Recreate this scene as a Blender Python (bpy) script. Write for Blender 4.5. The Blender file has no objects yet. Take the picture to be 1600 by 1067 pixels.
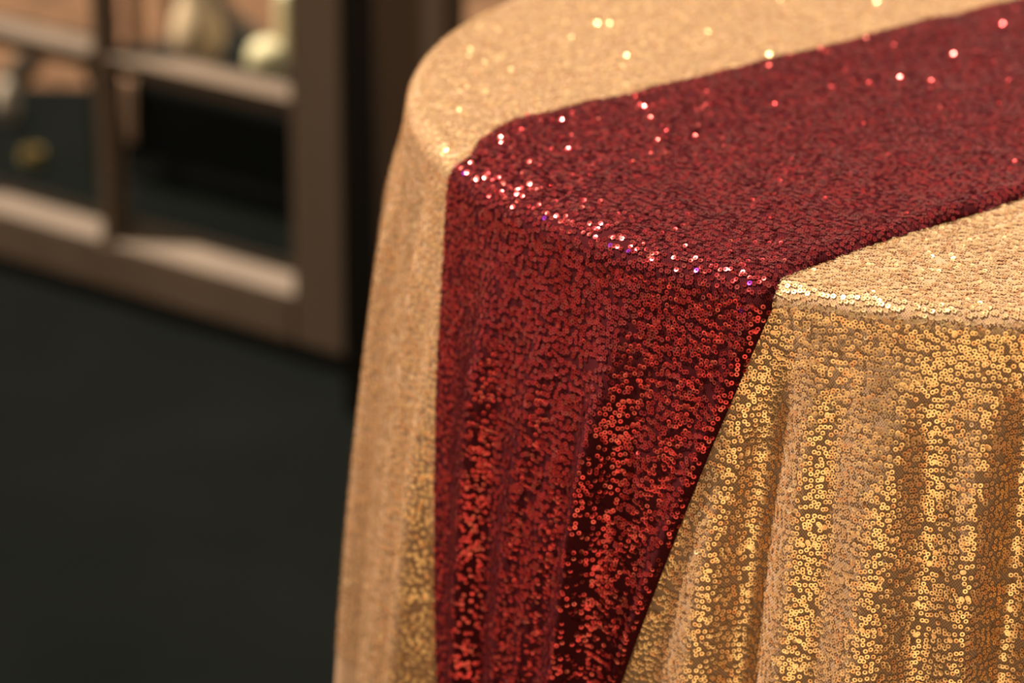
import bpy, bmesh, math
import numpy as np
from mathutils import Vector, Matrix

rng = np.random.default_rng(7)
SC = bpy.context.scene
COL = SC.collection

# ------------------------------------------------------------------ camera
CAM = np.array([-0.307, -1.5415, 1.5692])
PITCH, ROLL, MM = math.radians(24.0), math.radians(1.0), 85.0
_fw = np.array([0, math.cos(PITCH), -math.sin(PITCH)])
_u0 = np.array([0, math.sin(PITCH), math.cos(PITCH)])
_r0 = np.array([1.0, 0, 0])
_rt = math.cos(ROLL) * _r0 + math.sin(ROLL) * _u0
_up = -math.sin(ROLL) * _r0 + math.cos(ROLL) * _u0
cam = bpy.data.cameras.new('camera')
cam.lens, cam.sensor_width = MM, 36.0
cam.clip_start, cam.clip_end = 0.05, 200
cam.dof.use_dof = True
cam.dof.focus_distance = 1.315
cam.dof.aperture_fstop = 4.2
co = bpy.data.objects.new('camera', cam)
m = Matrix(((_rt[0], _up[0], -_fw[0], CAM[0]), (_rt[1], _up[1], -_fw[1], CAM[1]),
            (_rt[2], _up[2], -_fw[2], CAM[2]), (0, 0, 0, 1)))
co.matrix_world = m
COL.objects.link(co)
SC.camera = co

# ------------------------------------------------------------------ sky, sun, exposure
w = bpy.data.worlds.new('sky')
SC.world = w
w.use_nodes = True
bg = w.node_tree.nodes['Background']
bg.inputs[0].default_value = (1.0, 0.86, 0.69, 1)
bg.inputs[1].default_value = 0.42
sun = bpy.data.lights.new('sun', 'SUN')
sun.energy = 9.0
sun.angle = math.radians(0.6)
sun.color = (1.0, 0.84, 0.65)
so = bpy.data.objects.new('sun', sun)
SUN = Vector((-0.46, 0.178, 0.87)).normalized()
so.rotation_euler = SUN.to_track_quat('Z', 'Y').to_euler()
so.location = (-4, 3, 6)
COL.objects.link(so)
vs = SC.view_settings
vs.view_transform = 'Standard'
vs.look = 'None'
vs.exposure = 0.32
vs.gamma = 1.0
vs.use_curve_mapping = False


# ------------------------------------------------------------------ helpers
def mat(name, color, rough=0.6, metallic=0.0, spec=0.5, noise=None, bump=None):
    """noise=(scale, second colour, stretch xyz) ; bump=(scale, strength)"""
    mt = bpy.data.materials.new(name)
    mt.use_nodes = True
    nt = mt.node_tree
    b = nt.nodes['Principled BSDF']
    b.inputs['Base Color'].default_value = (*color, 1)
    b.inputs['Roughness'].default_value = rough
    b.inputs['Metallic'].default_value = metallic
    b.inputs['Specular IOR Level'].default_value = spec
    tc = nt.nodes.new('ShaderNodeTexCoord')
    if noise:
        sc, c2, st = noise
        mp = nt.nodes.new('ShaderNodeMapping')
        mp.inputs['Scale'].default_value = st
        nt.links.new(tc.outputs['Object'], mp.inputs[0])
        n = nt.nodes.new('ShaderNodeTexNoise')
        n.inputs['Scale'].default_value = sc
        n.inputs['Detail'].default_value = 6
        nt.links.new(mp.outputs[0], n.inputs['Vector'])
        r = nt.nodes.new('ShaderNodeValToRGB')
        r.color_ramp.elements[0].position = 0.3
        r.color_ramp.elements[1].position = 0.7
        r.color_ramp.elements[0].color = (*color, 1)
        r.color_ramp.elements[1].color = (*c2, 1)
        nt.links.new(n.outputs[0], r.inputs[0])
        nt.links.new(r.outputs[0], b.inputs['Base Color'])
    if bump:
        n2 = nt.nodes.new('ShaderNodeTexNoise')
        n2.inputs['Scale'].default_value = bump[0]
        n2.inputs['Detail'].default_value = 4
        nt.links.new(tc.outputs['Object'], n2.inputs['Vector'])
        bp = nt.nodes.new('ShaderNodeBump')
        bp.inputs['Strength'].default_value = bump[1]
        bp.inputs['Distance'].default_value = 0.002
        nt.links.new(n2.outputs[0], bp.inputs['Height'])
        nt.links.new(bp.outputs[0], b.inputs['Normal'])
    return mt


def tag(o, label=None, cat=None, group=None, kind=None):
    if label: o['label'] = label
    if cat: o['category'] = cat
    if group: o['group'] = group
    if kind: o['kind'] = kind
    return o


def obj(name, me, material=None, parent=None):
    if isinstance(me, bmesh.types.BMesh):
        b = me
        me = bpy.data.meshes.new(name)
        b.to_mesh(me)
        b.free()
    o = bpy.data.objects.new(name, me)
    COL.objects.link(o)
    if material is not None:
        me.materials.clear()
        me.materials.append(material)
    if parent:
        o.parent = parent
    return o


def empty(name, loc=(0, 0, 0)):
    o = bpy.data.objects.new(name, None)
    o.empty_display_size = 0.05
    o.location = loc
    COL.objects.link(o)
    return o


def np_mesh(name, verts, quads, smooth=False):
    """verts (N,3), faces (M,k) of equal size k"""
    verts = np.asarray(verts, np.float32)
    quads = np.asarray(quads, np.int32)
    me = bpy.data.meshes.new(name)
    me.vertices.add(len(verts))
    me.vertices.foreach_set('co', verts.ravel())
    k = quads.shape[1]
    me.loops.add(quads.size)
    me.loops.foreach_set('vertex_index', quads.ravel())
    me.polygons.add(len(quads))
    me.polygons.foreach_set('loop_start', np.arange(0, quads.size, k, dtype=np.int32))
    me.update(calc_edges=True)
    me.polygons.foreach_set('use_smooth', np.full(len(quads), smooth))
    return me


def grid_faces(nu, nv, wrap=False):
    i = np.arange(nu if wrap else nu - 1)[:, None]
    j = np.arange(nv - 1)[None]
    i2 = (i + 1) % nu
    return np.stack([i * nv + j, i2 * nv + j, i2 * nv + j + 1, i * nv + j + 1], -1).reshape(-1, 4)


def box_bm(bm, x0, x1, y0, y1, z0, z1, bevel=0.0, M=None):
    r = bmesh.ops.create_cube(bm, size=1)
    vs_ = r['verts']
    T = Matrix.Translation(((x0 + x1) / 2, (y0 + y1) / 2, (z0 + z1) / 2)) @ Matrix.Diagonal((x1 - x0, y1 - y0, z1 - z0, 1))
    bmesh.ops.transform(bm, matrix=T, verts=vs_)
    if bevel:
        es = list({e for v in vs_ for e in v.link_edges})
        r = bmesh.ops.bevel(bm, geom=es, offset=bevel, segments=2, affect='EDGES')
        vs_ = list({v for f in r['faces'] for v in f.verts} | {v for v in vs_ if v.is_valid})
    if M is not None:
        bmesh.ops.transform(bm, matrix=M, verts=vs_)
    return bm


def box(x0, x1, y0, y1, z0, z1, bevel=0.0, M=None):
    return box_bm(bmesh.new(), x0, x1, y0, y1, z0, z1, bevel, M)


def prism(profile, length, M=None):
    """profile: list of (y,z); extruded along x from 0 to length"""
    bm = bmesh.new()
    a = [bm.verts.new((0, y, z)) for y, z in profile]
    b = [bm.verts.new((length, y, z)) for y, z in profile]
    n = len(profile)
    bm.faces.new(a)
    bm.faces.new(b[::-1])
    for i in range(n):
        bm.faces.new((a[i], b[i], b[(i + 1) % n], a[(i + 1) % n]))
    bmesh.ops.recalc_face_normals(bm, faces=bm.faces[:])
    if M is not None:
        bm.transform(M)
    return bm


def lathe(profile, seg=32):
    v = []
    for k in range(seg):
        a = 2 * math.pi * k / seg
        v += [(r * math.cos(a), r * math.sin(a), z) for r, z in profile]
    return v, grid_faces(seg, len(profile), True)


def lathe_mesh(name, profile, seg=32):
    v, f = lathe(profile, seg)
    return np_mesh(name, v, f, True)


def snoise(x, y, freq, seed, n=7):
    """smooth band limited noise, about -1..1"""
    r = np.random.default_rng(seed)
    out = np.zeros_like(x)
    for _ in range(n):
        a = r.uniform(0, 2 * np.pi)
        f = freq * r.uniform(0.6, 1.6)
        out += np.sin(2 * np.pi * f * (x * np.cos(a) + y * np.sin(a)) + r.uniform(0, 6.3))
    return out / np.sqrt(n / 2) / 1.6


def sstep(a, b, x):
    t = np.clip((x - a) / (b - a), 0, 1)
    return t * t * (3 - 2 * t)


# ------------------------------------------------------------------ setting: floor, ground and added surroundings for reflections
FX0, FY0, FY1 = -1.8, -1.75, 3.24
floor_m = mat('dark_floor', (0.0011, 0.0018, 0.0015), 0.9, spec=0.05, noise=(2.2, (0.0030, 0.0040, 0.0035), (1, 1, 1)), bump=(60, 0.3))
fb = box(FX0, 1.05, FY0, FY1, -0.06, 0.0)
box_bm(fb, -3.2, FX0, 0.55, FY1, -0.06, 0.0)
tag(obj('floor', fb, floor_m), 'dark charcoal green floor beneath the table and the door', kind='structure')


def paving_mat(name, c1, c2, mortar, scale):
    mt = mat(name, c1, 0.8, spec=0.2)
    nt = mt.node_tree
    b = nt.nodes['Principled BSDF']
    tc = nt.nodes.new('ShaderNodeTexCoord')
    br = nt.nodes.new('ShaderNodeTexBrick')
    br.inputs['Color1'].default_value = (*c1, 1)
    br.inputs['Color2'].default_value = (*c2, 1)
    br.inputs['Mortar'].default_value = (*mortar, 1)
    br.inputs['Scale'].default_value = scale
    nt.links.new(tc.outputs['Object'], br.inputs[0])
    nt.links.new(br.outputs[0], b.inputs['Base Color'])
    return mt


terra = mat('terracotta_paving', (0.085, 0.040, 0.022), 0.85, spec=0.15, noise=(9, (0.21, 0.105, 0.058), (1, 1, 1)))
pale = paving_mat('pale_paving', (0.66, 0.56, 0.38), (0.72, 0.61, 0.42), (0.36, 0.29, 0.2), 1.2)
tan = paving_mat('tan_paving', (0.135, 0.072, 0.040), (0.165, 0.09, 0.05), (0.07, 0.04, 0.025), 1.2)  # bright and dull grounds out of view, striped to shape the sequin reflections
tag(obj('ground', box(-12, 12, FY1, 14, -0.06, -0.004), terra), 'sunlit terracotta paving beyond the glazed door', kind='structure')
tag(obj('reflected_ground', box(1.05, 14, -6, FY1, -0.06, -0.004), tan), 'unseen tan ground right of the table, added as a brown reflection in the sequins', kind='structure')
tag(obj('reflected_ground', box(-1.40, 1.05, -6, FY0, -0.06, -0.004), pale), 'unseen pale ground behind the camera, added as a bright reflection in the gold sequins', kind='structure')
tag(obj('reflected_ground', box(-1.95, -1.40, -6, FY0, -0.06, -0.004), tan), 'unseen narrow tan strip behind the camera, added for brown bands in the gold folds', kind='structure')
tag(obj('reflected_ground', box(-3.6, -1.95, -6, FY0, -0.06, -0.004), pale), 'unseen broad pale strip behind the camera, added to brighten the gold cloth beside the runner', kind='structure')
tag(obj('reflected_ground', box(-9, -3.6, -6, FY0, -0.06, -0.004), tan), 'unseen outer tan strip, added to dim the reflections in the runner', kind='structure')
tag(obj('reflected_ground', box(-9, FX0, FY0, 0.55, -0.06, -0.004), tan), 'unseen tan ground left of the frame, added for mid-tone reflections in the runner', kind='structure')
tag(obj('reflected_ground', box(-9, -3.2, 0.55, FY1, -0.06, -0.004), tan), 'unseen tan ground far left past the dark floor, added for the sequins to reflect', kind='structure')
cream = mat('cream_render', (0.84, 0.74, 0.54), 0.8, spec=0.2, noise=(3, (0.88, 0.78, 0.58), (1, 1, 1)))  # unseen bright and brown walls, added for the gold folds to mirror
tag(obj('reflected_wall', box(-1.9, 1.4, -6.3, -6.0, 0, 1.7), cream), 'unseen cream wall behind the camera, added as a bright reflection in the gold cloth', kind='structure')
timber = mat('brown_timber', (0.24, 0.135, 0.075), 0.7, spec=0.2, noise=(4, (0.30, 0.17, 0.095), (1, 1, 0.1)))
tag(obj('reflected_wall_timber', box(-9, -1.9, -6.3, -6.0, 0, 1.7), timber), 'unseen brown timber wall beside the cream one, added as a brown reflection in the folds', kind='structure')
tag(obj('reflected_wall_timber', box(1.4, 10, -6.3, -6.0, 0, 1.7), timber), 'unseen long brown timber wall behind the camera, added as a brown reflection in the folds', kind='structure')

# unseen evergreen hedge behind the added wall, for dark olive reflections in the sequins
leafg = mat('hedge_leaves', (0.012, 0.018, 0.006), 0.8, spec=0.1, noise=(2.5, (0.075, 0.085, 0.022), (1, 1, 1)))
bm = box(-10, 11, -8.6, -7.2, 0, 7.0)
bmesh.ops.subdivide_edges(bm, edges=bm.edges[:], cuts=24, use_grid_fill=True)
hv = np.array([v.co[:] for v in bm.verts])
dsp = 0.28 * snoise(hv[:, 0] + 0.4 * hv[:, 1], hv[:, 2], 0.55, 77) + 0.16 * snoise(hv[:, 0], hv[:, 2] + hv[:, 1], 1.4, 78)
for v_, d__ in zip(bm.verts, dsp):
    v_.co += Vector((0.3 * d__, d__, 0.8 * d__ if v_.co.z > 0.1 else 0))
tag(obj('hedge', bm, leafg), 'unseen tall evergreen hedge behind the added wall, there for the sequins to reflect', kind='structure')

# ------------------------------------------------------------------ glazed door
wood = mat('stained_wood', (0.090, 0.062, 0.042), 0.6, spec=0.2, noise=(5, (0.128, 0.090, 0.062), (1, 1, 0.12)), bump=(90, 0.25))
woodr = wood
black = mat('gap_black', (0.006, 0.007, 0.007), 0.6, spec=0.3)  # flat black for the gaps under and beside the door

glass = bpy.data.materials.new('window_glass')
glass.use_nodes = True
nt = glass.node_tree
nt.nodes.clear()
out = nt.nodes.new('ShaderNodeOutputMaterial')
mix = nt.nodes.new('ShaderNodeMixShader')
tr = nt.nodes.new('ShaderNodeBsdfTransparent')
tr.inputs[0].default_value = (0.90, 0.93, 0.91, 1)
gl = nt.nodes.new('ShaderNodeBsdfGlossy')
gl.inputs['Roughness'].default_value = 0.02
fr = nt.nodes.new('ShaderNodeFresnel')
fr.inputs[0].default_value = 1.45
geo = nt.nodes.new('ShaderNodeNewGeometry')
ior = nt.nodes.new('ShaderNodeMapRange')
ior.inputs['To Min'].default_value, ior.inputs['To Max'].default_value = 1.45, 1 / 1.45
nt.links.new(geo.outputs['Backfacing'], ior.inputs[0])
nt.links.new(ior.outputs[0], fr.inputs[0])
nt.links.new(fr.outputs[0], mix.inputs[0])
nt.links.new(tr.outputs[0], mix.inputs[1])
nt.links.new(gl.outputs[0], mix.inputs[2])
nt.links.new(mix.outputs[0], out.inputs[0])

# local door frame: x along the door away from its free stile, y out of the front face, z up
DA = Vector((-0.5622, 1.8406, 0.0))
_du = Vector((-0.8413, 0.5406, 0.0)).normalized()
_dn = Vector((-_du.y, _du.x, 0.0))       # points to the front (towards the camera side)
if _dn.y > 0: _dn = -_dn
DM = Matrix(((_du.x, _dn.x, 0, DA.x), (_du.y, _dn.y, 0, DA.y), (0, 0, 1, 0), (0, 0, 0, 1)))
DW, DH, DT = 1.00, 2.10, 0.066


def door_pt(x, y, z):
    return DM @ Vector((x, y, z))


door = empty('door_1', DA)
door.matrix_world = DM
tag(door, 'brown wooden glazed door with small panes, standing open behind the table', kind='structure')


def dpart(name, bm, m_, parent=door):
    return obj(name, bm, m_, parent)


dpart('stile', box(0, 0.10, -DT, 0, 0.03, DH, 0.004), wood)
dpart('stile', box(DW - 0.10, DW, -DT, 0, 0.03, DH, 0.004), wood)
dpart('bottom_rail', box(0.10, DW - 0.10, -DT, 0, 0.03, 0.108, 0.003), wood)
dpart('top_rail', box(0.10, DW - 0.10, -DT, 0, DH - 0.11, DH, 0.003), wood)
XM = 0.482                                  # centre of the upright glazing bar
MH = 0.018
rows = [0.138]
zrow = [0.430 + k * 0.315 for k in range(6)]
# sill bead at the foot of the lowest panes: a sloping top that faces the sky
for (xa, xb) in ((0.10, XM - MH), (XM + MH, DW - 0.10)):
    bead = dpart('glazing_bead', prism([(-0.001, 0.104), (-0.001, 0.110), (-0.050, 0.138), (-0.062, 0.138), (-0.062, 0.104)], xb - xa,
                                       Matrix.Translation((xa, 0, 0))), woodr)
    for z in zrow[:5]:
        dpart('glazing_bar', prism([(-0.004, z - 0.030), (-0.001, z - 0.004), (-0.034, z + 0.008), (-0.050, z + 0.008), (-0.056, z - 0.008), (-0.050, z - 0.032)],
                                   xb - xa, Matrix.Translation((xa, 0, 0))), woodr)
bm = bmesh.new()
pr = [(-MH, -0.022), (-MH + 0.008, -0.004), (MH - 0.008, -0.004), (MH, -0.022), (MH - 0.006, -0.044), (-MH + 0.006, -0.044)]
a = [bm.verts.new((XM + x, y, 0.1)) for x, y in pr]
b = [bm.verts.new((XM + x, y, DH - 0.11)) for x, y in pr]
bm.faces.new(a); bm.faces.new(b[::-1])
for i in range(6):
    bm.faces.new((a[i], b[i], b[(i + 1) % 6], a[(i + 1) % 6]))
bmesh.ops.recalc_face_normals(bm, faces=bm.faces[:])
dpart('upright_bar', bm, wood)
for (xa, xb) in ((0.10, XM - MH), (XM + MH, DW - 0.10)):
    zs = [0.140] + [z + 0.012 for z in zrow[:5]]
    ze = [z - 0.032 for z in zrow[:5]] + [DH - 0.11]
    for z0, z1 in zip(zs, ze):
        dpart('pane', box(xa, xb, -0.054, -0.050, z0 - 0.004, z1 + 0.004), glass)
# black strip drawn in for the shade in the gap under the door
dpart('gap_shade', box(0.0, DW, -DT + 0.005, -0.006, 0.004, 0.03), black)

# black jamb filling the dark gap, and the neighbouring door leaf, nearer the camera
jamb = obj('door_jamb', box(-0.552, -0.507, 1.70, 1.83, 0.0, 2.15, 0.003), black)
tag(jamb, 'black door jamb filling the dark gap between the two wooden leaves', kind='structure')
leaf = empty('door_2', (-0.505, 1.70, 0))
leaf.rotation_euler = (0, 0, math.radians(-32.7))
tag(leaf, 'second brown wooden door leaf half hidden behind the table', kind='structure')
obj('stile', box(0, 0.12, 0, 0.05, 0.02, 2.10, 0.004), wood, leaf)
obj('stile', box(0.60, 0.70, 0, 0.05, 0.02, 2.10, 0.004), wood, leaf)
obj('bottom_rail', box(0.12, 0.60, 0, 0.05, 0.02, 0.14, 0.004), wood, leaf)
obj('top_rail', box(0.12, 0.60, 0, 0.05, 1.99, 2.10, 0.004), wood, leaf)
obj('pane', box(0.12, 0.60, 0.023, 0.027, 0.14, 1.99), glass, leaf)

# ------------------------------------------------------------------ things behind the glass
def spline(pts, n=40):
    pts = np.array(pts, float)
    t = np.linspace(0, len(pts) - 1, n)
    i = np.clip(t.astype(int), 0, len(pts) - 2)
    f_ = (t - i)[:, None]
    pm = np.vstack([2 * pts[0] - pts[1], pts, 2 * pts[-1] - pts[-2]])
    p0, p1, p2, p3 = pm[i], pm[i + 1], pm[i + 2], pm[i + 3]
    return 0.5 * (2 * p1 + (p2 - p0) * f_ + (2 * p0 - 5 * p1 + 4 * p2 - p3) * f_ ** 2 + (3 * p1 - p0 - 3 * p2 + p3) * f_ ** 3)


def tube_mesh(name, path, radii, seg=14):
    path = np.array(path, float)
    tg = np.gradient(path, axis=0)
    tg /= np.linalg.norm(tg, axis=1, keepdims=True)
    up = np.array([0.2, 0.1, 1.0])
    s1 = np.cross(tg, up); s1 /= np.linalg.norm(s1, axis=1, keepdims=True)
    s2 = np.cross(tg, s1)
    a_ = np.arange(seg) * 2 * np.pi / seg
    rad = np.interp(np.linspace(0, 1, len(path)), np.linspace(0, 1, len(radii)), radii)
    rad[0] = rad[-1] = 1e-4
    V = path[None] + rad[None, :, None] * (np.cos(a_)[:, None, None] * s1[None] + np.sin(a_)[:, None, None] * s2[None])
    return np_mesh(name, V.reshape(-1, 3), grid_faces(seg, len(path), True), True)


def smooth_profile(pts, n=40):
    return [(max(p_[0], 1e-4), p_[1]) for p_ in spline(pts, n)]


ben = empty('low_bench', door_pt(0.62, -0.62, 0))
ben.rotation_euler = (0, 0, math.atan2(_du.y, _du.x))
tag(ben, 'low black bench standing on the floor behind the glazed door', 'bench')
blk = mat('black_bench_paint', (0.004, 0.0045, 0.0045), 0.7, spec=0.15, noise=(8, (0.007, 0.0075, 0.0075), (1, 1, 1)))
obj('seat_board', box(-0.34, 0.32, -0.17, 0.17, 0.185, 0.207, 0.004), blk, ben)
obj('front_panel', box(-0.33, 0.31, 0.135, 0.155, 0.03, 0.185, 0.002), blk, ben)
obj('back_panel', box(-0.33, 0.31, -0.155, -0.135, 0.03, 0.185, 0.002), blk, ben)
for x_ in (-0.32, 0.30):
    for y_ in (-0.145, 0.145):
        obj('leg', box(x_ - 0.015, x_ + 0.015, y_ - 0.015, y_ + 0.015, 0, 0.185, 0.002), blk, ben)

BZ = 0.207
cer = mat('cream_ceramic', (0.78, 0.56, 0.38), 0.5, noise=(6, (0.84, 0.62, 0.43), (1, 1, 1)))
o = obj('pear_vase', lathe_mesh('pear_vase', smooth_profile([(0.0, 0.0), (0.030, 0.001), (0.044, 0.02), (0.050, 0.05), (0.044, 0.085), (0.030, 0.125), (0.022, 0.17), (0.024, 0.205), (0.020, 0.205), (0.017, 0.17), (0.0, 0.16)], 60)), cer)
o.location = door_pt(0.785, -0.60, BZ)
tag(o, 'cream pear-shaped ceramic vase on the black bench behind the glass', 'vase')

wax = mat('ivory_wax', (0.80, 0.68, 0.42), 0.5, noise=(8, (0.84, 0.73, 0.48), (1, 1, 1)))
wick = mat('candle_wick', (0.03, 0.025, 0.02), 0.9)


def candle(name, label, prof, loc, m_):
    e_ = empty(name, loc)
    tag(e_, label, 'candle')
    top_ = max(z_ for _, z_ in prof)
    obj('wax', lathe_mesh('wax', smooth_profile(prof, 36)), m_, e_)
    obj('wick', tube_mesh('wick', spline([(0, 0, top_ - 0.006), (0.0006, 0, top_ + 0.004), (0.002, 0, top_ + 0.009)], 8), [0.0009, 0.0009]), wick, e_)
    return e_


candle('ball_candle', 'round ivory ball candle beside the door stile on the black bench',
       [(0, 0), (0.020, 0.0), (0.034, 0.020), (0.037, 0.037), (0.030, 0.060), (0.012, 0.072), (0, 0.073)], door_pt(0.622, -0.60, BZ), wax)
candle('tall_candle', 'taller ivory candle standing behind the round ball candle',
       [(0, 0), (0.026, 0.0), (0.029, 0.01), (0.029, 0.12), (0.022, 0.142), (0, 0.146)], door_pt(0.645, -0.705, BZ), wax)
pinkw = mat('blush_wax', (0.42, 0.235, 0.15), 0.5)
brownw = mat('brown_wax', (0.20, 0.105, 0.065), 0.5)
candle('pillar_candle', 'slim blush pillar candle next to the upright glazing bar',
       [(0, 0), (0.016, 0.0), (0.0175, 0.004), (0.0175, 0.20), (0.014, 0.206), (0, 0.206)], door_pt(0.905, -0.56, BZ), pinkw)
candle('pillar_candle', 'brown pillar candle between the blush candle and the cream vase',
       [(0, 0), (0.021, 0.0), (0.023, 0.004), (0.023, 0.17), (0.019, 0.177), (0, 0.177)], door_pt(0.895, -0.67, BZ), brownw)

bark = mat('dark_bark', (0.035, 0.022, 0.014), 0.9, noise=(30, (0.06, 0.038, 0.024), (1, 1, 0.3)))
o = obj('driftwood', tube_mesh('driftwood', spline([tuple(door_pt(*p_)) for p_ in ((0.835, -0.70, 0.345), (0.815, -0.70, 0.300), (0.795, -0.70, 0.272), (0.765, -0.70, 0.255),
                                                    (0.728, -0.70, 0.246), (0.70, -0.69, 0.236), (0.69, -0.67, 0.224))], 36), [0.010, 0.016, 0.019, 0.018, 0.017, 0.016, 0.013]), bark)
tag(o, 'curved piece of dark driftwood between the cream vase and the ivory candles', 'driftwood')
o = obj('stick', tube_mesh('stick', spline([tuple(door_pt(1.37, -0.64, 0.016)), tuple(door_pt(1.463, -0.818, 0.02)), tuple(door_pt(1.51, -0.92, 0.016))], 20), [0.013, 0.019, 0.015]), bark)
tag(o, 'dark stick lying on the floor near the pale egg-shaped jar', 'stick')

# cloth strip hanging over the front edge of the bench
n_ = 24
pf = [(-0.50, BZ + 0.003), (-0.455, BZ + 0.003), (-0.4445, BZ - 0.004), (-0.4435, 0.16), (-0.4435, 0.115), (-0.4435, 0.085)]
pf = spline(pf, n_)
xs_ = np.linspace(-0.017, 0.017, 9)
V = []
for i_, x_ in enumerate(xs_):
    for j_, (y_, z_) in enumerate(pf):
        V.append(tuple(door_pt(0.822 + x_ + 0.10 * max(0, 0.2 - z_) * 0.6, y_ + 0.002 * math.sin(i_ * 1.6), z_ + 0.0005 * math.sin(i_ * 1.6))))
me = np_mesh('napkin', V, grid_faces(9, n_), True)
o = obj('napkin', me, mat('blush_linen', (0.33, 0.19, 0.125), 0.85, noise=(40, (0.40, 0.24, 0.16), (1, 1, 1))))
sm = o.modifiers.new('thick', 'SOLIDIFY'); sm.thickness = 0.002
tag(o, 'narrow blush linen napkin hanging over the front of the black bench', 'napkin')

o = obj('egg_jar', lathe_mesh('egg_jar', smooth_profile([(0, 0), (0.012, 0.0), (0.021, 0.02), (0.024, 0.042), (0.018, 0.07), (0.008, 0.086), (0.0, 0.088)], 40)),
        mat('pale_ceramic', (0.62, 0.50, 0.42), 0.45))
o.location = door_pt(1.262, -0.575, 0)
tag(o, 'pale pinkish egg-shaped jar standing on the dark floor behind the glass', 'jar')
o = obj('brass_cup', lathe_mesh('brass_cup', smooth_profile([(0, 0), (0.016, 0.0), (0.020, 0.008), (0.021, 0.028), (0.0195, 0.028), (0.018, 0.01), (0, 0.006)], 40)),
        mat('dull_brass', (0.42, 0.31, 0.13), 0.5, 0.2))
o.location = door_pt(1.05, -0.42, 0)
tag(o, 'small dull brass cup on the dark floor below the lowest pane', 'cup')

# ------------------------------------------------------------------ table under the cloth
H, R, FR = 1.07, 0.38, 0.013
steel = mat('table_steel', (0.25, 0.25, 0.26), 0.4, 0.9)
tbl = empty('cocktail_table', (0, 0, 0))
tag(tbl, 'tall round cocktail table covered to the floor by gold sequin cloth', 'table')
obj('tabletop', lathe_mesh('tabletop', [(0.0001, H - 0.03), (R - 0.008, H - 0.03), (R - 0.006, H - 0.02), (R - 0.008, H - 0.003), (0.0001, H - 0.003)], 64), mat('table_board', (0.35, 0.24, 0.15), 0.6), tbl)
obj('column', lathe_mesh('column', [(0.035, 0.02), (0.035, H - 0.03)], 24), steel, tbl)
obj('base_plate', lathe_mesh('base_plate', [(0.0001, 0.0), (0.26, 0.0), (0.26, 0.012), (0.04, 0.03), (0.0001, 0.03)], 48), steel, tbl)

# ------------------------------------------------------------------ sequin cloths: surface functions
ARC = FR * math.pi / 2
RHO1 = R - FR               # flat top up to here (unrolled radius)
RHO2 = RHO1 + ARC           # rim done, the drop starts
DROP = H - FR - 0.012


def folds(th, d):
    ramp = sstep(0.0, 0.09, d) * (0.80 + 0.9 * d)
    f = np.zeros_like(th)
    for k, a, p in FOLDS:
        f += a * np.cos(k * th + p + 0.6 * np.sin(3 * th + k) + 1.6 * d * np.sin(k))
    # ripples right under the rim
    f += 0.0007 * np.cos(97 * th + 1.0) * np.exp(-((d - 0.05) / 0.05) ** 2)
    # under the runner the cloth lies smooth
    dg = np.degrees(th) % 360
    m_ = 1 - sstep(204.3 + 30 * d - 4.5, 204.3 + 30 * d + 1.0, dg) * (1 - sstep(244.0 - 47 * d + 28 * d * d - 1.0, 244.0 - 47 * d + 28 * d * d + 4.5, dg))
    return f * ramp * m_


FOLDS = [(21, 0.0045, 0.4), (34, 0.0028, 2.1), (52, 0.0052, 7.14), (71, 0.0012, 1.2), (13, 0.0035, 5.0)]


def cloth_pt(th, rho):
    """unrolled polar coordinates -> point on the gold cloth"""
    flat = rho <= RHO1
    a = np.clip((rho - RHO1) / FR, 0, math.pi / 2)
    d = np.maximum(rho - RHO2, 0)
    r = np.where(flat, rho, RHO1 + FR * np.sin(a))
    z = np.where(flat, H, H - FR + FR * np.cos(a))
    dd = np.minimum(d, 0.45)
    r = r + 0.145 * dd - 0.11 * dd ** 2 + np.where(d > 0.45, (d - 0.45) * 0.045, 0) + folds(th, d)
    z = z - d
    x, y = r * np.cos(th), r * np.sin(th)
    z = z + np.where(flat, 0.0007 * snoise(x, y, 9, 3), 0)
    return np.stack([x, y, z], -1)


def cloth_frame(th, rho):
    e = 6e-4
    p = cloth_pt(th, rho)
    rr = np.maximum(rho, 0.02)
    tu = cloth_pt(th + e / rr, rho) - cloth_pt(th - e / rr, rho)
    tv = cloth_pt(th, rho + e) - cloth_pt(th, rho - e)
    n = np.cross(tu, tv) * -1.0
    n /= np.linalg.norm(n, axis=-1, keepdims=True) + 1e-12
    tu /= np.linalg.norm(tu, axis=-1, keepdims=True) + 1e-12
    return p, n, tu


_p, _n, _ = cloth_frame(np.array([4.0]), np.array([0.2]))
NS = 1.0 if _n[0, 2] > 0 else -1.0

# runner: strip through the table centre, direction 39 degrees
RU = np.array([math.cos(math.radians(39)), math.sin(math.radians(39))])
RV = np.array([RU[1], -RU[0]])
HANG = 0.40


def runner_uv(q, s):
    """q across 0..1, s = metres past the near rim (>0 hangs, <0 on the top) -> theta, rho"""
    thr = np.radians(204.3 + (244.0 - 204.3) * q)
    px, py = RHO1 * np.cos(thr), RHO1 * np.sin(thr)
    t_r = px * RV[0] + py * RV[1]
    s_r = px * RU[0] + py * RU[1]
    k = np.clip(-s / 0.075, 0, 1)
    k = 1 - (1 - k) ** 2.2
    t = t_r * (1 - k) + (-0.131 + 0.283 * q) * k
    ss = s_r - np.minimum(s, 0)
    x = ss * RU[0] + t * RV[0]
    y = ss * RU[1] + t * RV[1]
    th_top = np.arctan2(y, x) % (2 * np.pi)
    rho_top = np.hypot(x, y)
    d = np.maximum(s - ARC, 0)
    thL = 204.3 + 30 * d - 6 * d * d
    thR = 244.0 - 47 * d + 28 * d * d
    th_h = np.radians(thL + (thR - thL) * q)
    th = np.where(s > 0, th_h, th_top)
    rho = np.where(s > 0, RHO1 + s, rho_top)
    return th, rho


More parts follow.
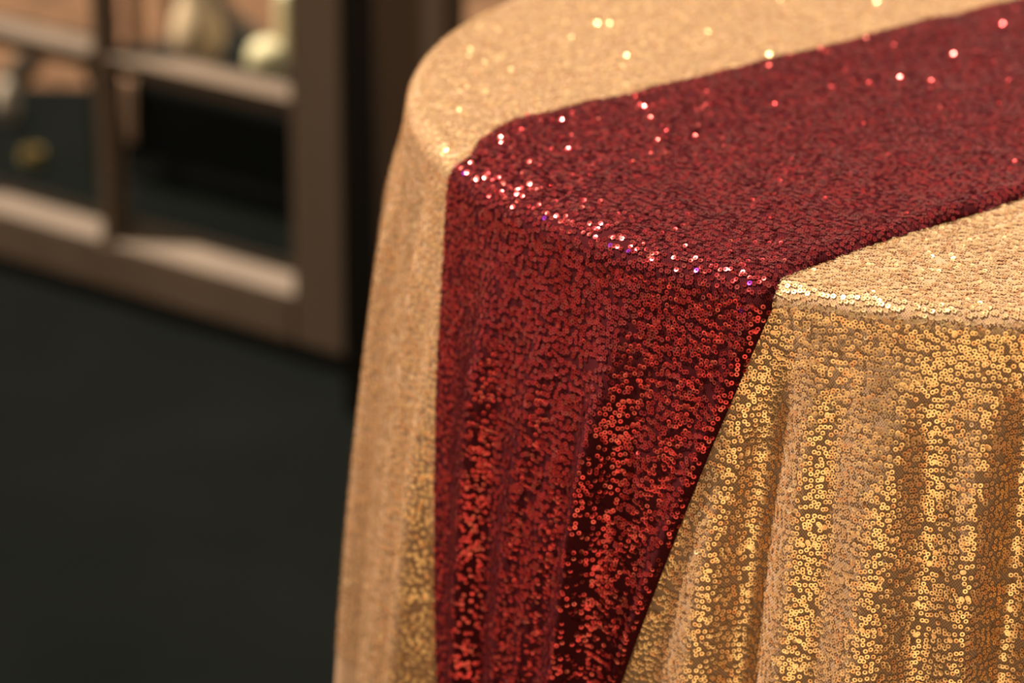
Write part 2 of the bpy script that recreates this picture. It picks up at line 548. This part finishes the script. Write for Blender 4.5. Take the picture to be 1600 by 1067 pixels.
def runner_lift(q, s):
    d = np.maximum(s - ARC, 0)
    g = lambda c, w_: np.exp(-((q - c) / w_) ** 2)
    ramp = sstep(0.0, 0.12, d)
    # three hanging panels parted by two standing creases
    c1 = 0.275 - 0.12 * d
    c2 = 0.655 + 0.50 * d
    drop = ramp * (0.013 * g(c1, 0.050) + 0.017 * g(c2, 0.050) - 0.0010 * np.cos(46 * q + 9 * d) + 0.0014 + 0.004 * g(0.46, 0.10))
    x, y = q * 0.28, s
    top = sstep(0.0, 0.05, -s)
    rid = 0.0022 * np.exp(-((q - 0.10 - 0.02 * np.sin(18 * s)) / 0.07) ** 2) + 0.0020 * np.exp(-((q - 0.72 - 0.05 * np.sin(7 * s + 1)) / 0.045) ** 2) \
        + 0.0012 * np.exp(-((q - 0.42 + 0.1 * s) / 0.05) ** 2)
    hem = 0.0024 * (np.exp(-((q - 0.968) / 0.022) ** 2) + 0.6 * np.exp(-((q - 0.03) / 0.02) ** 2))
    e = np.minimum(q, 1 - q) / 0.022
    edge = np.sqrt(np.clip(1 - (1 - np.clip(e, 0, 1)) ** 2, 0.04, 1))
    return edge * (0.0032 + drop + top * (rid + 0.0009 * snoise(x, y, 14, 9) * 1.0) + hem * (0.5 + 0.5 * top))


def runner_pt(q, s):
    th, rho = runner_uv(q, s)
    # follow the table profile with softened gold folds
    p, n, _ = cloth_frame(th, rho)
    p = p + NS * n * runner_lift(q, s)[..., None]
    return p


def runner_frame(q, s):
    e = 7e-4
    p = runner_pt(q, s)
    eq = e / 0.28
    tu = runner_pt(q + eq, s) - runner_pt(q - eq, s)
    tv = runner_pt(q, s + e) - runner_pt(q, s - e)
    n = np.cross(tu, tv)
    n /= np.linalg.norm(n, axis=-1, keepdims=True) + 1e-12
    tu /= np.linalg.norm(tu, axis=-1, keepdims=True) + 1e-12
    # outward: away from a point inside the table
    c = np.array([0, 0, H - 0.25])
    sg = np.sign(((p - c) * n).sum(-1, keepdims=True))
    return p, n * sg, tu


# ------------------------------------------------------------------ sequin and net materials
def net_mat(name, c1, c2, rough=0.7):
    """fine net over lining: diagonal mesh of threads"""
    mt = mat(name, c1, rough, spec=0.0)
    nt = mt.node_tree
    b = nt.nodes['Principled BSDF']
    uv = nt.nodes.new('ShaderNodeUVMap')
    uv.uv_map = 'cloth'
    acc = []
    for ang in (35, -35):
        mp = nt.nodes.new('ShaderNodeMapping')
        mp.inputs['Rotation'].default_value = (0, 0, math.radians(ang))
        nt.links.new(uv.outputs[0], mp.inputs[0])
        wv = nt.nodes.new('ShaderNodeTexWave')
        wv.inputs['Scale'].default_value = 0.314 / 0.0012
        nt.links.new(mp.outputs[0], wv.inputs[0])
        acc.append(wv)
    mx = nt.nodes.new('ShaderNodeMath')
    mx.operation = 'MAXIMUM'
    nt.links.new(acc[0].outputs[1], mx.inputs[0])
    nt.links.new(acc[1].outputs[1], mx.inputs[1])
    rp = nt.nodes.new('ShaderNodeValToRGB')
    rp.color_ramp.elements[0].position = 0.55
    rp.color_ramp.elements[1].position = 0.95
    rp.color_ramp.elements[0].color = (*c2, 1)
    rp.color_ramp.elements[1].color = (*c1, 1)
    nt.links.new(mx.outputs[0], rp.inputs[0])
    nt.links.new(rp.outputs[0], b.inputs['Base Color'])
    return mt


def sequin_mat(name, rough, metallic, coat=0.0):
    mt = mat(name, (1, 1, 1), rough, metallic)
    nt = mt.node_tree
    b = nt.nodes['Principled BSDF']
    at = nt.nodes.new('ShaderNodeAttribute')
    at.attribute_name = 'tint'
    nt.links.new(at.outputs['Color'], b.inputs['Base Color'])
    return mt


GOLD_NET = net_mat('gold_net', (0.50, 0.33, 0.21), (0.21, 0.125, 0.072))
RED_NET = net_mat('maroon_net', (0.075, 0.012, 0.015), (0.022, 0.004, 0.006))
GOLD_SEQ = sequin_mat('gold_sequin', 0.28, 0.80)
RED_SEQ = sequin_mat('red_sequin', 0.19, 0.86)


def set_uv(me, uv):
    lay = me.uv_layers.new(name='cloth')
    vi = np.empty(len(me.loops), np.int32)
    me.loops.foreach_get('vertex_index', vi)
    lay.data.foreach_set('uv', uv[vi].astype(np.float32).ravel())


# gold cloth mesh
nth = 720
ths = np.linspace(0, 2 * np.pi, nth, endpoint=False)
rhos = np.concatenate([np.linspace(0.001, RHO1 - 0.004, 46), RHO1 + np.linspace(-0.002, ARC + 0.002, 9),
                       RHO2 + np.linspace(0.006, 0.40, 56), RHO2 + np.linspace(0.43, DROP, 16)])
TH, RH = np.meshgrid(ths, rhos, indexing='ij')
P = cloth_pt(TH, RH)
me = np_mesh('tablecloth', P.reshape(-1, 3), grid_faces(nth, len(rhos), True), True)
rs = np.where(RH > RHO1, TH * R, RH * np.cos(TH)), np.where(RH > RHO1, RH, RH * np.sin(TH))
set_uv(me, np.stack([rs[0].ravel(), rs[1].ravel()], -1) * 1.0)
cloth = obj('tablecloth', me, GOLD_NET)
tag(cloth, 'gold sequin tablecloth draped over the tall round table', 'tablecloth')

# runner mesh
nq, = (150,)
qs = np.linspace(0, 1, nq)
ssv = np.concatenate([np.linspace(-0.70, -0.02, 150), np.linspace(-0.016, ARC + 0.01, 14), np.linspace(ARC + 0.014, HANG, 90)])
Q, S = np.meshgrid(qs, ssv, indexing='ij')
# cut the far end at the far rim: the strip there follows the table edge
P = runner_pt(Q, S)
# hems: tuck both long edges down onto the cloth
thl, rhl = runner_uv(np.zeros_like(ssv), ssv)
el, nl, _ = cloth_frame(thl, rhl)
thr_, rhr = runner_uv(np.ones_like(ssv), ssv)
er, nr, _ = cloth_frame(thr_, rhr)
P = np.concatenate([(el + NS * nl * 0.0007)[None], P, (er + NS * nr * 0.0007)[None]], 0)
me = np_mesh('table_runner', P.reshape(-1, 3), grid_faces(nq + 2, len(ssv)), True)
Qx = np.concatenate([[-0.01], qs, [1.01]])
UVq, UVs = np.meshgrid(Qx * 0.28, ssv, indexing='ij')
set_uv(me, np.stack([UVq.ravel(), UVs.ravel()], -1))
runner = obj('table_runner', me, RED_NET)
tag(runner, 'burgundy red sequin runner laid across the gold cloth and hanging over its edge', 'table runner')


# ------------------------------------------------------------------ sequins
def rows_grid(u0, u1, v0, v1, du, dv, seed):
    r = np.random.default_rng(seed)
    nu, nv = int((u1 - u0) / du), int((v1 - v0) / dv)
    U, V = np.meshgrid(np.arange(nu) * du + u0, np.arange(nv) * dv + v0, indexing='ij')
    U = U + (np.arange(nv) % 2)[None] * du * 0.5 + r.uniform(-du, du, nv)[None] * 0.5
    V = V + 0.0014 * snoise(U, V, 45, seed + 1) + 0.0011 * snoise(U, V, 120, seed + 2)
    U = U + r.normal(0, 0.16 * du, U.shape)
    V = V + r.normal(0, 0.10 * dv, V.shape)
    U, V = U.ravel(), V.ravel()
    keep = r.uniform(size=U.size) > 0.06 + 0.10 * (snoise(U, V, 90, seed + 3) > 0.55)
    return U[keep], V[keep]


def ring(seg, ro=0.00140, ri=0.00058):
    a = np.arange(seg) * 2 * np.pi / seg
    o = np.stack([ro * np.cos(a), ro * np.sin(a), 0 * a], -1)
    i = np.stack([ri * np.cos(a), ri * np.sin(a), 0 * a - 0.00005], -1)
    v = np.concatenate([o, i])
    k = np.arange(seg)
    f = np.stack([k, (k + 1) % seg, seg + (k + 1) % seg, seg + k], -1)
    return v, f


def tilt(n, tu, x, y, seed, sig, pl=0.04, sl=0.30):
    """each sequin leans a little off the cloth; neighbours lean alike"""
    r = np.random.default_rng(seed)
    tv = np.cross(n, tu)
    a = r.normal(0, 1, len(n)) * sig + 0.035 * snoise(x, y, 30, seed + 5)
    b = r.normal(0, 1, len(n)) * sig + 0.035 * snoise(x, y, 30, seed + 6)
    loose = r.uniform(size=len(n)) < pl
    a = np.where(loose, a + r.normal(0, sl, len(n)), a)
    b = np.where(loose, b + r.normal(0, sl, len(n)), b)
    n2 = n + tu * a[:, None] + tv * b[:, None]
    n2 /= np.linalg.norm(n2, axis=-1, keepdims=True)
    t2 = tu - n2 * (tu * n2).sum(-1, keepdims=True)
    t2 /= np.linalg.norm(t2, axis=-1, keepdims=True)
    return n2, t2


def screen(p):
    d = p - CAM
    z = d @ _fw
    f = MM / 36 * 1600
    return 800 + f * (d @ _rt) / z, 533.5 - f * (d @ _up) / z, z


def build_sequins(prefix, parent, material, p, n, t, tint, near_ok):
    c = p + n * 0.0008
    b = np.cross(n, t)
    sx, sy, sz = screen(c)
    facing = ((CAM - c) * n).sum(-1) / np.linalg.norm(CAM - c, axis=-1)
    score = np.where((sx > 10) & (sx < 1590) & (sy > 10) & (sy < 1057) & near_ok & (facing > 0.35), facing / sz ** 2, -1)
    single = np.zeros(len(c), bool)
    single[np.argsort(-score)[:300]] = True
    sharp = (sz < 1.5) & (sx > -100) & (sx < 1700)
    for seg, sel, in ((10, ~single & sharp), (6, ~single & ~sharp)):
        rv, rf = ring(seg)
        C, N, T, B = c[sel], n[sel], t[sel], b[sel]
        V = C[:, None] + rv[None, :, :1] * T[:, None] + rv[None, :, 1:2] * B[:, None] + rv[None, :, 2:3] * N[:, None]
        F = rf[None] + (np.arange(len(C)) * len(rv))[:, None, None]
        me_ = np_mesh('sequins', V.reshape(-1, 3), F.reshape(-1, 4), False)
        at = me_.attributes.new('tint', 'FLOAT_COLOR', 'POINT')
        col = np.repeat(np.concatenate([tint[sel], np.ones((len(C), 1))], 1), len(rv), 0)
        at.data.foreach_set('color', col.astype(np.float32).ravel())
        o = obj('sequins', me_, material, parent)
        o['kind'] = 'stuff'
    # the sequins that show largest, one by one
    idx = np.where(single)[0]
    rv, rf = ring(10)
    protos = []
    for q in range(6):
        me_ = np_mesh('sequin', rv, rf, False)
        at = me_.attributes.new('tint', 'FLOAT_COLOR', 'POINT')
        tc_ = tint[idx[(q * 37) % len(idx)]]
        at.data.foreach_set('color', np.tile(np.append(tc_, 1.0), (len(rv), 1)).astype(np.float32).ravel())
        me_.materials.append(material)
        protos.append(me_)
    for j, i in enumerate(idx):
        o = bpy.data.objects.new('sequin', protos[j % 6])
        COL.objects.link(o)
        o.parent = parent
        o.matrix_local = Matrix(((t[i, 0], b[i, 0], n[i, 0], c[i, 0]), (t[i, 1], b[i, 1], n[i, 1], c[i, 1]),
                                 (t[i, 2], b[i, 2], n[i, 2], c[i, 2]), (0, 0, 0, 1)))
    return len(c)


# gold: the drop, from the far left round to the right, then the flat top
u, v = rows_grid(math.radians(150) * R, math.radians(345) * R, -ARC, 0.40, 0.00275, 0.0030, 11)
th, rho = u / R, RHO2 + v
u2, v2 = rows_grid(-R, R, -R, R, 0.00265, 0.00285, 12)
k = np.hypot(u2, v2) < RHO1
th = np.concatenate([th, np.arctan2(v2[k], u2[k]) % (2 * np.pi)])
rho = np.concatenate([rho, np.hypot(u2[k], v2[k])])
# leave out what the runner covers
hide = np.zeros(len(th), bool)
x, y = rho * np.cos(th), rho * np.sin(th)
s_ = x * RU[0] + y * RU[1]
t_ = x * RV[0] + y * RV[1]
topm = rho < RHO1
hide |= topm & (t_ > -0.118) & (t_ < 0.146) & (s_ > -0.30)
hide |= topm & (t_ > -0.085) & (t_ < 0.146) & (s_ <= -0.30)
d_ = np.maximum(rho - RHO2, 0)
deg = np.degrees(th)
hide |= ~topm & (deg > 204.3 + 30 * d_ - 6 * d_ * d_ + 0.9) & (deg < 244.0 - 47 * d_ + 28 * d_ * d_ - 0.9)
th, rho = th[~hide], rho[~hide]
p, n, tu = cloth_frame(th, rho)
n *= NS
sig = 0.026 + 0.13 * (1 - sstep(RHO1 - 0.006, RHO1 + 0.002, rho)) + 0.05 * np.exp(-((rho - RHO1 - 0.009) / 0.009) ** 2)
n, tu = tilt(n, tu, th * R, rho, 21, sig)
r = np.random.default_rng(5)
f = r.uniform(0.85, 1.1, len(p))[:, None]
base = np.array([1.0, 0.655, 0.33])[None] * f
base = base * np.where(r.uniform(size=len(p))[:, None] < 0.15, np.array([[1.0, 0.82, 0.75]]), 1.0)
ng = build_sequins('gold', cloth, GOLD_SEQ, p, n, tu, np.clip(base, 0, 1), rho > RHO2 + 0.004)

# red
u, v = rows_grid(0.0001, 0.2799, -0.70, HANG, 0.00285, 0.0029, 31)
q = u / 0.28
# the strip narrows as it hangs, so thin the rows out there in step
th, rho = runner_uv(q, v)
width = np.where(v > 0, ((244 - 47 * v + 28 * v * v) - (204.3 + 30 * v)) * math.pi / 180 * 0.40 / 0.28, 1.0)
keep = np.random.default_rng(8).uniform(size=len(q)) < np.clip(width, 0.3, 1)
q, v = q[keep], v[keep]
p, n, tu = runner_frame(q, v)
n, tu = tilt(n, tu, q * 0.28, v, 41, 0.06 + 0.08 * (1 - sstep(-0.02, 0.02, v)) + 0.13 * np.exp(-((v + 0.005) / 0.025) ** 2) + 0.10 * sstep(-0.30, -0.06, v) * (1 - sstep(0.0, 0.02, v)) * (1 - sstep(0.25, 0.5, q)), np.where((q < 0.42) & (v < -0.01), 0.20, 0.06), 0.34)
r = np.random.default_rng(6)
base = np.array([0.50, 0.042, 0.048])[None] * r.uniform(0.65, 1.15, len(p))[:, None]
base = base + np.array([0, 0.05, 0.03]) * r.uniform(size=len(p))[:, None] ** 3
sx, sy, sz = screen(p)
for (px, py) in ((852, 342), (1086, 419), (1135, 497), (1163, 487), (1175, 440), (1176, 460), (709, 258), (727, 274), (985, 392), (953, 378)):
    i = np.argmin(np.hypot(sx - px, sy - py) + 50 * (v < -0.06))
    base[i] = (0.42, 0.05, 0.72)  # violet glint put into the tint of the nearest sequin
nr_ = build_sequins('red', runner, RED_SEQ, p, n, tu, np.clip(base, 0, 1), v > 0.01)
print('sequins', ng, nr_)
